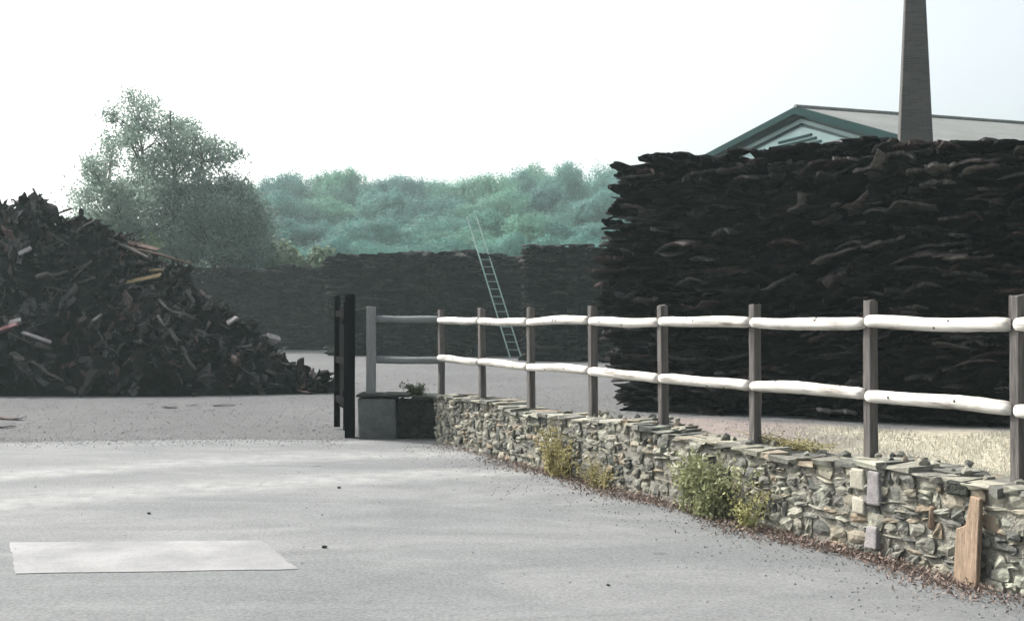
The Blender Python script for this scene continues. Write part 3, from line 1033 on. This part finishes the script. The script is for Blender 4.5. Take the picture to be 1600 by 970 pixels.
# local axes: x along ridge, y = -(towards camera). towards camera is -y
WR, WLf, pr, pl, LEN = 9.0, 12.0, .33, .131, 42.0
zr1, zl1 = AZ - pr * WR, AZ - pl * WLf
wallp = [(-WR + .3, 0), (-WR + .3, zr1 - .12 + .1), (0, AZ - .16), (WLf - .3, zl1 - .12), (WLf - .3, 0)]
V = [(x, y, z) for x in (.25, LEN) for y, z in wallp]
Fc = [(0, 1, 2, 3, 4), (9, 8, 7, 6, 5)] + [(i, 5 + i, 5 + (i + 1) % 5, (i + 1) % 5) for i in range(5) if i not in (1, 2)]
MB().add(V, Fc).build('wall', M['green_sheet'], fb)
V = []
for x in (-.15, LEN + .3):
    V += [(x, -WR - .3, zr1 - pr * .3), (x, 0, AZ), (x, WLf + .3, zl1 - pl * .3), (x, WLf + .3, zl1 - pl * .3 - .1), (x, 0, AZ - .1), (x, -WR - .3, zr1 - pr * .3 - .1)]
Fc = [(5, 4, 3, 2, 1, 0), (6, 7, 8, 9, 10, 11)] + [(i, (i + 1) % 6, 6 + (i + 1) % 6, 6 + i) for i in range(6)]
o = MB().add(V, Fc).build('roof', M['roof'], fb)
bm = bmesh.new(); bm.from_mesh(o.data); bmesh.ops.recalc_face_normals(bm, faces=bm.faces[:]); bm.to_mesh(o.data); bm.free()
V, Fc = tube([(-.16, 0, AZ + .02), (LEN + .3, 0, AZ + .02)], .10, 8); MB().add(V, Fc).build('ridge_cap', M['roof'], o)


def sheared(name, y0, y1, zf, h, x0, x1, mat, par):
    V = [(x, y, zf(y) - dz) for x in (x0, x1) for y, dz in ((y0, 0), (y1, 0), (y1, h), (y0, h))]
    Fc = [(0, 3, 2, 1), (4, 5, 6, 7)] + [(i, (i + 1) % 4, 4 + (i + 1) % 4, 4 + i) for i in range(4)]
    MB().add(V, Fc).build(name, mat, par)


zf = lambda y: AZ - (pr * -y if y < 0 else pl * y)
for (y0, y1) in ((-WR - .3, -.001), (.001, WLf + .3)):
    sheared('bargeboard', y0, y1, lambda y: zf(y) + .012, .27, -.19, .08, M['fascia'], fb)
    sheared('gable_trim', y0 * .9, y1 * .9, lambda y: zf(y) - .43, .16, .12, .245, M['green_light'], fb)
V = [(.16, -2.6, AZ - 1.55), (.16, 0, AZ - .75), (.16, 4.2, AZ - 1.35), (.16, 4.2, AZ - 1.6)]
V = [(x, y, z) for x in (.14, .246) for y, z in ((-2.7, AZ - 1.60), (0, AZ - .74), (5.0, AZ - 1.42), (5.0, AZ - 1.60))]
MB().add(V, [(3, 2, 1, 0), (4, 5, 6, 7)] + [(i, (i + 1) % 4, 4 + (i + 1) % 4, 4 + i) for i in range(4)]).build('vent_panel', M['green_light'], fb)
for i in range(3):
    V, Fc = boxv(.10, .138, -1.3 + i * .3, 2.6 - i * .5, AZ - 1.52 + i * .17, AZ - 1.44 + i * .17); MB().add(V, Fc).build('louvre', M['fascia'], fb)

# chimney
ch = empty('brick_chimney', (at(1430, 33.5), 33.5, 0)); tag(ch, 'tall tapering sooty brick chimney in front of the factory roof', 'chimney')
def cw(z): return 1.005 + (6.8 - z) * .093
zt = 12.6; n = 24; V = []; Fc = []
yaw = math.radians(-14)
for i in range(n + 1):
    z = zt * i / n; h = cw(z) / 2 / 1.12
    for a, b in ((-1, -1), (1, -1), (1, 1), (-1, 1)):
        V.append((h * (a * math.cos(yaw) - b * math.sin(yaw)), h * (a * math.sin(yaw) + b * math.cos(yaw)), z))
for i in range(n):
    for q in range(4): Fc.append((i * 4 + q, i * 4 + (q + 1) % 4, i * 4 + 4 + (q + 1) % 4, i * 4 + 4 + q))
Fc.append((n * 4, n * 4 + 1, n * 4 + 2, n * 4 + 3))
o = MB().add(V, Fc).build('shaft', M['brick'], ch)
md = o.modifiers.new('e', 'BEVEL'); md.width = .02; md.segments = 1; md.limit_method = 'ANGLE'
V, Fc = boxv(-.36, .36, -.36, .36, zt + .001, zt + .3); c, s = math.cos(yaw), math.sin(yaw)
V = V @ np.array([[c, s, 0], [-s, c, 0], [0, 0, 1]]); MB().add(V, Fc).build('cap', M['brick'], ch)

# ------------------------------------------------------------------ trees
def wood_mesh(segs, name, mat):
    mb = MB()
    for pts, rad in segs: mb.add(*tube(pts, rad, 6, cap=False, rng=RNG))
    return mb.mesh(name, mat, True)


def big_tree():
    r = np.random.default_rng(90); Y = 60.0
    root = empty('tree', (at(285, Y), Y, float(height(at(285, Y), Y))))
    tag(root, 'tall airy grey-green tree with an open crown behind the scrap heap', 'tree')
    ox = root.location.x
    # skyline of the crown: x, y top
    sx = [136, 152, 165, 180, 200, 215, 230, 250, 262, 280, 300, 315, 340, 355, 372, 385, 400, 415, 422]
    sy = [350, 270, 200, 168, 158, 146, 142, 146, 172, 176, 190, 206, 206, 222, 262, 300, 320, 350, 400]
    cl = []
    while len(cl) < 520:
        x = r.uniform(136, 420); y = r.uniform(142, 410)
        ty = np.interp(x, sx, sy)
        if y < ty + 7: continue
        low = y > 285
        dens = 1.0 if low else (.42 + .35 * math.exp(-((x - 300) / 45) ** 2))
        # open sky pockets inside the upper left crown
        if not low and math.sin(x * .13 + 1.2) * math.sin(y * .12 + .3) > .42: continue
        if r.random() > dens: continue
        X, Z = at(x, Y, y); hw = 1.0 + 2.6 * math.sqrt(max(0, min(1, (y - ty) / 110)))
        if low and r.random() < .3: hw += 1
        cl.append((X - ox, r.uniform(-1, 1) * hw, Z))
    cl = np.array(cl)
    segs = []
    stems = [((0, 0, 0), (-1.6, .2, 5.5), (-2.3, 0, 11.3)), ((.2, .1, 0), (.4, .5, 5.0), (.9, .3, 9.8)), ((-.2, -.1, 0), (1.6, -.3, 4.0), (3.0, -.4, 7.6)),
             ((0, 0, .2), (-2.4, -.4, 4.2), (-4.0, -.2, 8.0)), ((0, .1, .1), (.2, -.6, 6), (-.6, -.5, 12.2))]
    nodes = []
    for a, b, c in stems:
        t = np.linspace(0, 1, 12)[:, None]
        P = (1 - t) ** 2 * np.array(a) + 2 * t * (1 - t) * np.array(b) + t ** 2 * np.array(c) + r.normal(size=(12, 3)) * .06
        segs.append((P, np.linspace(.22, .04, 12))); nodes += [(p, i) for i, p in enumerate(P) if i > 2]
    NP = np.array([p for p, _ in nodes])
    for c in cl:
        d = np.linalg.norm(NP - c - [0, 0, -1.2], axis=1); k = int(np.argmin(d)); p = NP[k]
        mid = (p + c) / 2 + [0, 0, -.12] + r.normal(size=3) * .15
        segs.append((np.array([p, mid, c]), [.045, .03, .012]))
    link('trunk', wood_mesh(segs, 'trunk', M['bark_wood']), root)
    C = []
    for c in cl:
        k = 150 if c[2] < 7.5 else 140
        C.append(c + r.normal(size=(k, 3)) * ([.42, .42, .40] if c[2] < 7.5 else [.30, .30, .28]))
    C = np.concatenate(C)
    link('crown', quads_mesh('crown', leaf_quads(C, .085, r), M['leaf_big']), root)


big_tree()


def tree_meshes(seed, H, R, leaf, nleaf, mat, lobes=9, squat=.36):
    r = np.random.default_rng(seed)
    L = [(0, 0, H * .66, R * .62)]
    for k in range(lobes):
        a = k * 2.4 + r.uniform(-.4, .4); rr = R * r.uniform(.35, .68)
        L.append((rr * math.cos(a), rr * math.sin(a), H * r.uniform(.38, .80), R * r.uniform(.30, .50)))
    w = np.array([l[3] ** 2 for l in L]); w /= w.sum()
    C = []; NR = []
    for l, k in zip(L, (w * nleaf).astype(int)):
        m = max(3, k // 38)
        d = r.normal(size=(m, 3)); d /= np.linalg.norm(d, axis=1)[:, None]
        cc = np.array(l[:3]) + d * l[3] * r.uniform(.5, .98, m)[:, None] * [1, 1, .85]
        Q = (cc[:, None, :] + r.normal(size=(m, 38, 3)) * l[3] * .12).reshape(-1, 3)
        C.append(Q); q = Q - np.array(l[:3]); NR.append(q / (np.linalg.norm(q, axis=1)[:, None] + 1e-6))
    C = np.concatenate(C); NR = np.concatenate(NR); k = C[:, 2] > H * .10; C = C[k]; NR = NR[k]
    crown = quads_mesh('crown', leaf_quads(C, leaf, r, .75, NR), mat)
    segs = [(np.array([(0, 0, 0), (.1, 0, H * .3), (0, .1, H * .75)]), [H * .022, H * .017, H * .006])]
    for l in L[1:]: segs.append((np.array([(0, 0, H * .28), (l[0] * .5, l[1] * .5, l[2] * .75), l[:3]]), [H * .010, H * .007, H * .003]))
    return crown, wood_mesh(segs, 'trunk', M['bark_wood'])


PROT = [tree_meshes(200 + i, 14, [5.6, 6.4, 5.0, 6.0, 5.4][i], .125, 30000, M['leaf_forest_hazed']) for i in range(5)]
rt = np.random.default_rng(404)


def forest_row(Y, pts, wscale, label, group):
    for (x, y) in pts:
        Yi = Y + rt.uniform(-5, 5); X, Z = at(x, Yi, y)
        g = float(height(X, Yi)); H = Z - g + .4
        k = int(rt.integers(5))
        root = empty('tree', (X, Yi, g - .2)); tag(root, label, 'tree', group)
        root.rotation_euler = (0, 0, rt.uniform(0, 6.28))
        sc = H / 13.2; wscale_ = wscale * (1.28 if rt.random() < .35 else 1)
        root.scale = (wscale_ * rt.uniform(.85, 1.15),) * 2 + (sc,)
        link('crown', PROT[k][0], root); link('trunk', PROT[k][1], root)


G = 'broadleaf trees of the hazy wood'
forest_row(175, [(330, 300), (368, 285), (400, 278), (440, 282), (482, 270), (520, 262), (552, 278), (590, 280), (622, 266), (655, 272), (690, 276), (725, 272),
                 (770, 268), (812, 262), (850, 255), (885, 258), (945, 256), (985, 262), (1040, 270), (1100, 275), (1170, 280), (1240, 285)], 1.0,
           'rounded hazy tree in the back row of the wood on the skyline', G)
forest_row(145, [(350, 325), (405, 318), (455, 302), (505, 312), (560, 322), (610, 296), (665, 304), (715, 316), (775, 300), (830, 292), (885, 316), (925, 298), (985, 305), (1050, 310), (1130, 315)],
           .95, 'rounded hazy tree in the middle row of the wood', G)
forest_row(118, [(380, 350), (440, 338), (505, 352), (565, 334), (620, 350), (675, 336), (735, 352), (785, 328), (835, 326), (890, 348), (940, 340), (1000, 345)],
           .80, 'low hazy tree in the front row of the wood', G)
forest_row(92, [(410, 392), (470, 385), (530, 378), (590, 372), (650, 376), (710, 370), (770, 372), (830, 366), (885, 370), (940, 375), (990, 378)],
           .5, 'low bushy tree at the foot of the wood just above the far stacks', G)


def bush(name, x, Y, y, R, seed, mat, label, cat, leaf=.14, n=7000, g=0.0):
    X, Z = at(x, Y, y); c, t_ = tree_meshes(seed, Z - g, R, leaf, n, mat)
    root = empty(name, (X, Y, g)); tag(root, label, cat)
    link('crown', c, root); link('trunk', t_, root)


bush('small_tree', 462, 62, 366, 2.3, 61, M['leaf_light'], 'small yellow-green tree just above the long low stack', 'tree')
bush('bush', 155, 57, 312, 2.4, 62, M['leaf_light'], 'pale green bush between the heap and the tall airy tree', 'bush')
bush('bush', 205, 56.5, 345, 1.7, 65, M['leaf_light'], 'lower pale green bush at the left foot of the tall airy tree', 'bush')
bush('bush', 385, 63, 335, 1.5, 63, M['leaf_big'], 'grey-green bush at the right foot of the tall airy tree', 'bush')

# ------------------------------------------------------------------ weeds
def weed(x, W, H, seed, mat, label, leafs, size, nst=26, d=-.12, base=0.0, name='weed', org=None):
    r = np.random.default_rng(seed); s = s_at(x, d)
    o = org or w2(s, d, base); root = empty(name, o); tag(root, label, 'weed')
    mb = MB(); C = []
    for k in range(nst):
        b = WD * r.normal() * W * .22 + WN * r.uniform(-.04, .04); tip = WD * r.normal() * W * .42 + WN * r.uniform(-.14, .10)
        h = H * r.uniform(.5, 1.05); P = np.array([(b[0], b[1], 0), ((b[0] * .6 + tip[0] * .4), (b[1] * .6 + tip[1] * .4), h * .55), (tip[0], tip[1], h)])
        mb.add(*tube(P, [.006, .004, .002], 4))
        for t in r.uniform(.12, 1, leafs // nst):
            C.append((1 - t) * P[0] * (1 - t) + 2 * t * (1 - t) * P[1] + t * t * P[2] + r.normal(size=3) * .03)
    mb.build('stems', mat, root)
    C = np.array(C); C[:, 2] = np.abs(C[:, 2])
    link('leaves', quads_mesh('leaves', leaf_quads(C, size, r, .45), mat), root)


weed(1108, .78, .50, 71, M['leaf_weed'], 'bushy yellow-green weed growing at the foot of the stone wall', 3400, .022, 40)
weed(1172, .22, .30, 72, M['leaf_weed'], 'small green weed just right of the bushy yellow-green one', 400, .016, 12)
weed(870, .55, .50, 73, M['leaf_dryweed'], 'drying yellowish weed against the far half of the stone wall', 1300, .018, 26)
weed(935, .4, .30, 74, M['leaf_dryweed'], 'low dry tuft to the right of the drying yellowish weed', 500, .016, 16)
weed(640, .5, .12, 75, M['dark_weed'], 'dark moss tuft on top of the dark return wall', 600, .02, 18, d=.55, base=.55, name='moss_tuft', org=(-1.25, 15.36, .565))
weed(1235, .9, .09, 79, M['leaf_dryweed'], 'low dry weeds on the wall top between the two posts right of the bushy weed', 500, .014, 40, d=.36, base=.58)

# litter along the wall foot and straw grass on the bank
r = np.random.default_rng(88); n = 15000
s = r.uniform(.5, 10.5, n)
dens = .15 + .85 * (np.exp(-((s - s_at(1320)) / .9) ** 2) + .8 * np.exp(-((s - s_at(1020)) / .7) ** 2) + .9 * np.exp(-((s - s_at(880)) / 1.0) ** 2) + .6 * np.exp(-((s - s_at(1180)) / .5) ** 2) + .7 * np.exp(-((s - s_at(1500)) / .5) ** 2))
s = s[r.random(n) < dens]; n = len(s)
d = -.03 - np.abs(r.normal(size=n)) * .13 * (1 + .4 * np.sin(s * 3))
P = P0 + WD * s[:, None] + WN * d[:, None]
C = np.stack([P[:, 0], P[:, 1], .012 + np.abs(r.normal(size=n)) * .03 * np.exp(d * 4)], 1)
tag(link('leaf_litter', quads_mesh('leaf_litter', leaf_quads(C, .016, r, .35), M['litter'])), 'reddish dry litter and stalks along the foot of the stone wall', 'litter', kind='stuff')

n = 60000
X = r.uniform(1.5, 14, n); Yv = r.uniform(3, 16.5, n)
d = (X - P0[0]) * WN[0] + (Yv - P0[1]) * WN[1]; fr = 19.9 - (X - 1.93) * .63
k = (d > .5) & (Yv < fr - 1.5 + .4 * np.sin(X * 3)) & (X > 2.9 + (Yv - 10) * .12 + r.normal(size=n) * .35)
X, Yv = X[k], Yv[k]; n = len(X); Z = height(X, Yv); h = r.uniform(.02, .07, n)
a = r.uniform(0, 6.28, n); lx_, ly_ = np.cos(a) * .005, np.sin(a) * .005; tx, ty = r.normal(size=n) * .03, r.normal(size=n) * .03
Q = np.stack([np.stack([X - lx_, Yv - ly_, Z], 1), np.stack([X + lx_, Yv + ly_, Z], 1), np.stack([X + tx + lx_ * .3, Yv + ty, Z + h], 1), np.stack([X + tx - lx_ * .3, Yv + ty, Z + h], 1)], 1)
tag(link('dry_grass', quads_mesh('dry_grass', Q, M['straw'])), 'short straw coloured grass on the ground behind the fence', 'grass', kind='stuff')

r = np.random.default_rng(99); n = 9000
xe = r.uniform(-9, -2.1, n); ye = 14.8 + r.normal(size=n) * .35
xw = r.uniform(-6, 5, n); yw = r.uniform(4, 15, n)
sw = r.uniform(0, 10, n); dw = -.05 - np.abs(r.normal(size=n)) * .5
pw = P0 + WD * sw[:, None] + WN * dw[:, None]
X = np.concatenate([xe[:3500], xw[:350], pw[:1500, 0]]); Yg = np.concatenate([ye[:3500], yw[:350], pw[:1500, 1]])
k = ((X - P0[0]) * WN[0] + (Yg - P0[1]) * WN[1]) < -.03; X, Yg = X[k], Yg[k]; n = len(X)
Ya = 15 + 25 * r.random(9000) ** 1.5; Xa = r.uniform(-.45, .35, 9000) * Ya
ok = (((Xa - P0[0]) * WN[0] + (Ya - P0[1]) * WN[1]) > .6) | (Ya > 15.7)
X = np.concatenate([X, Xa[ok]]); Yg = np.concatenate([Yg, Ya[ok]]); nr = n; n = len(X)
sz = np.concatenate([r.uniform(.003, .009, nr), r.uniform(.006, .017, n - nr)])[:, None]
tri = np.array([(-1, -.7, 0), (1, -.7, 0), (0, 1, 0), (0, 0, 1.1)])
gv = (tri[None] * r.uniform(.6, 1.3, (n, 4, 3))) * sz[:, None] + np.stack([X, Yg, np.concatenate([np.full(nr, .0045), height(X[nr:], Yg[nr:]) - .002])], 1)[:, None, :]
gme = bpy.data.meshes.new('grit'); base = (np.arange(n) * 4)[:, None]
gfc = np.concatenate([base + np.array(q) for q in ((0, 1, 3), (1, 2, 3), (2, 0, 3))])
gme.from_pydata(gv.reshape(-1, 3).tolist(), [], gfc.tolist()); gme.materials.append(M['grit'])
tag(link('grit', gme), 'loose stone grit scattered over the yard, the road edge and along the wall', 'grit', kind='stuff')

# ------------------------------------------------------------------ haze
V, Fc = boxv(-950, 950, -230, 930, -1.2, 56)
hz = MB().add(V, Fc).build('haze', None); tag(hz, 'pale blue-green haze filling the air', 'haze', kind='stuff')
hmx = bpy.data.materials.new('haze'); hmx.use_nodes = True; t = hmx.node_tree; t.nodes.clear()
out = t.nodes.new('ShaderNodeOutputMaterial'); pv_ = t.nodes.new('ShaderNodeVolumePrincipled')
pv_.inputs['Color'].default_value = (.76, .96, .94, 1); pv_.inputs['Density'].default_value = .00062
pv_.inputs['Anisotropy'].default_value = .3
t.links.new(pv_.outputs[0], out.inputs['Volume']); hz.data.materials.append(hmx)

# ------------------------------------------------------------------ light, sky, camera
el = math.radians(42); hd = np.array([-.83, .56]); hd /= np.linalg.norm(hd)
sv = Vector((hd[0] * math.cos(el), hd[1] * math.cos(el), math.sin(el)))
ld = bpy.data.lights.new('sun', 'SUN'); ld.energy = 4.1; ld.angle = math.radians(.6); ld.color = (1, .975, .95)
lo = bpy.data.objects.new('sun', ld); COL.objects.link(lo); lo.rotation_euler = sv.to_track_quat('Z', 'Y').to_euler(); lo.location = (-30, 20, 50)
w = bpy.data.worlds.new('World'); SC.world = w; w.use_nodes = True; t = w.node_tree; t.nodes.clear()
sk = t.nodes.new('ShaderNodeTexSky'); sk.sky_type = 'NISHITA'; sk.sun_disc = False
sk.sun_elevation = el; sk.sun_rotation = math.atan2(hd[0], hd[1]) % (2 * math.pi)
sk.air_density = .8; sk.dust_density = 8.0; sk.ozone_density = 1.0
bg = t.nodes.new('ShaderNodeBackground'); bg.inputs[1].default_value = .15
wo = t.nodes.new('ShaderNodeOutputWorld'); hs = t.nodes.new('ShaderNodeHueSaturation'); hs.inputs['Saturation'].default_value = .40; hs.inputs['Value'].default_value = 1.5; t.links.new(sk.outputs[0], hs.inputs['Color']); t.links.new(hs.outputs[0], bg.inputs[0]); t.links.new(bg.outputs[0], wo.inputs[0])

cd = bpy.data.cameras.new('camera'); cd.sensor_width = 36; cd.lens = 36 * F / 1600; cd.clip_end = 3000; cd.clip_start = .1
cam = bpy.data.objects.new('camera', cd); COL.objects.link(cam); cam.location = (0, 0, EYE)
cam.rotation_euler = (math.radians(90) + math.atan((HY - 485) / F), 0, 0)
SC.camera = cam
SC.view_settings.view_transform = 'Standard'; SC.view_settings.look = 'None'; SC.view_settings.gamma = 1
SC.view_settings.exposure = 0.58
SC.cycles.volume_bounces = 1; SC.cycles.max_bounces = 6; SC.cycles.transparent_max_bounces = 8
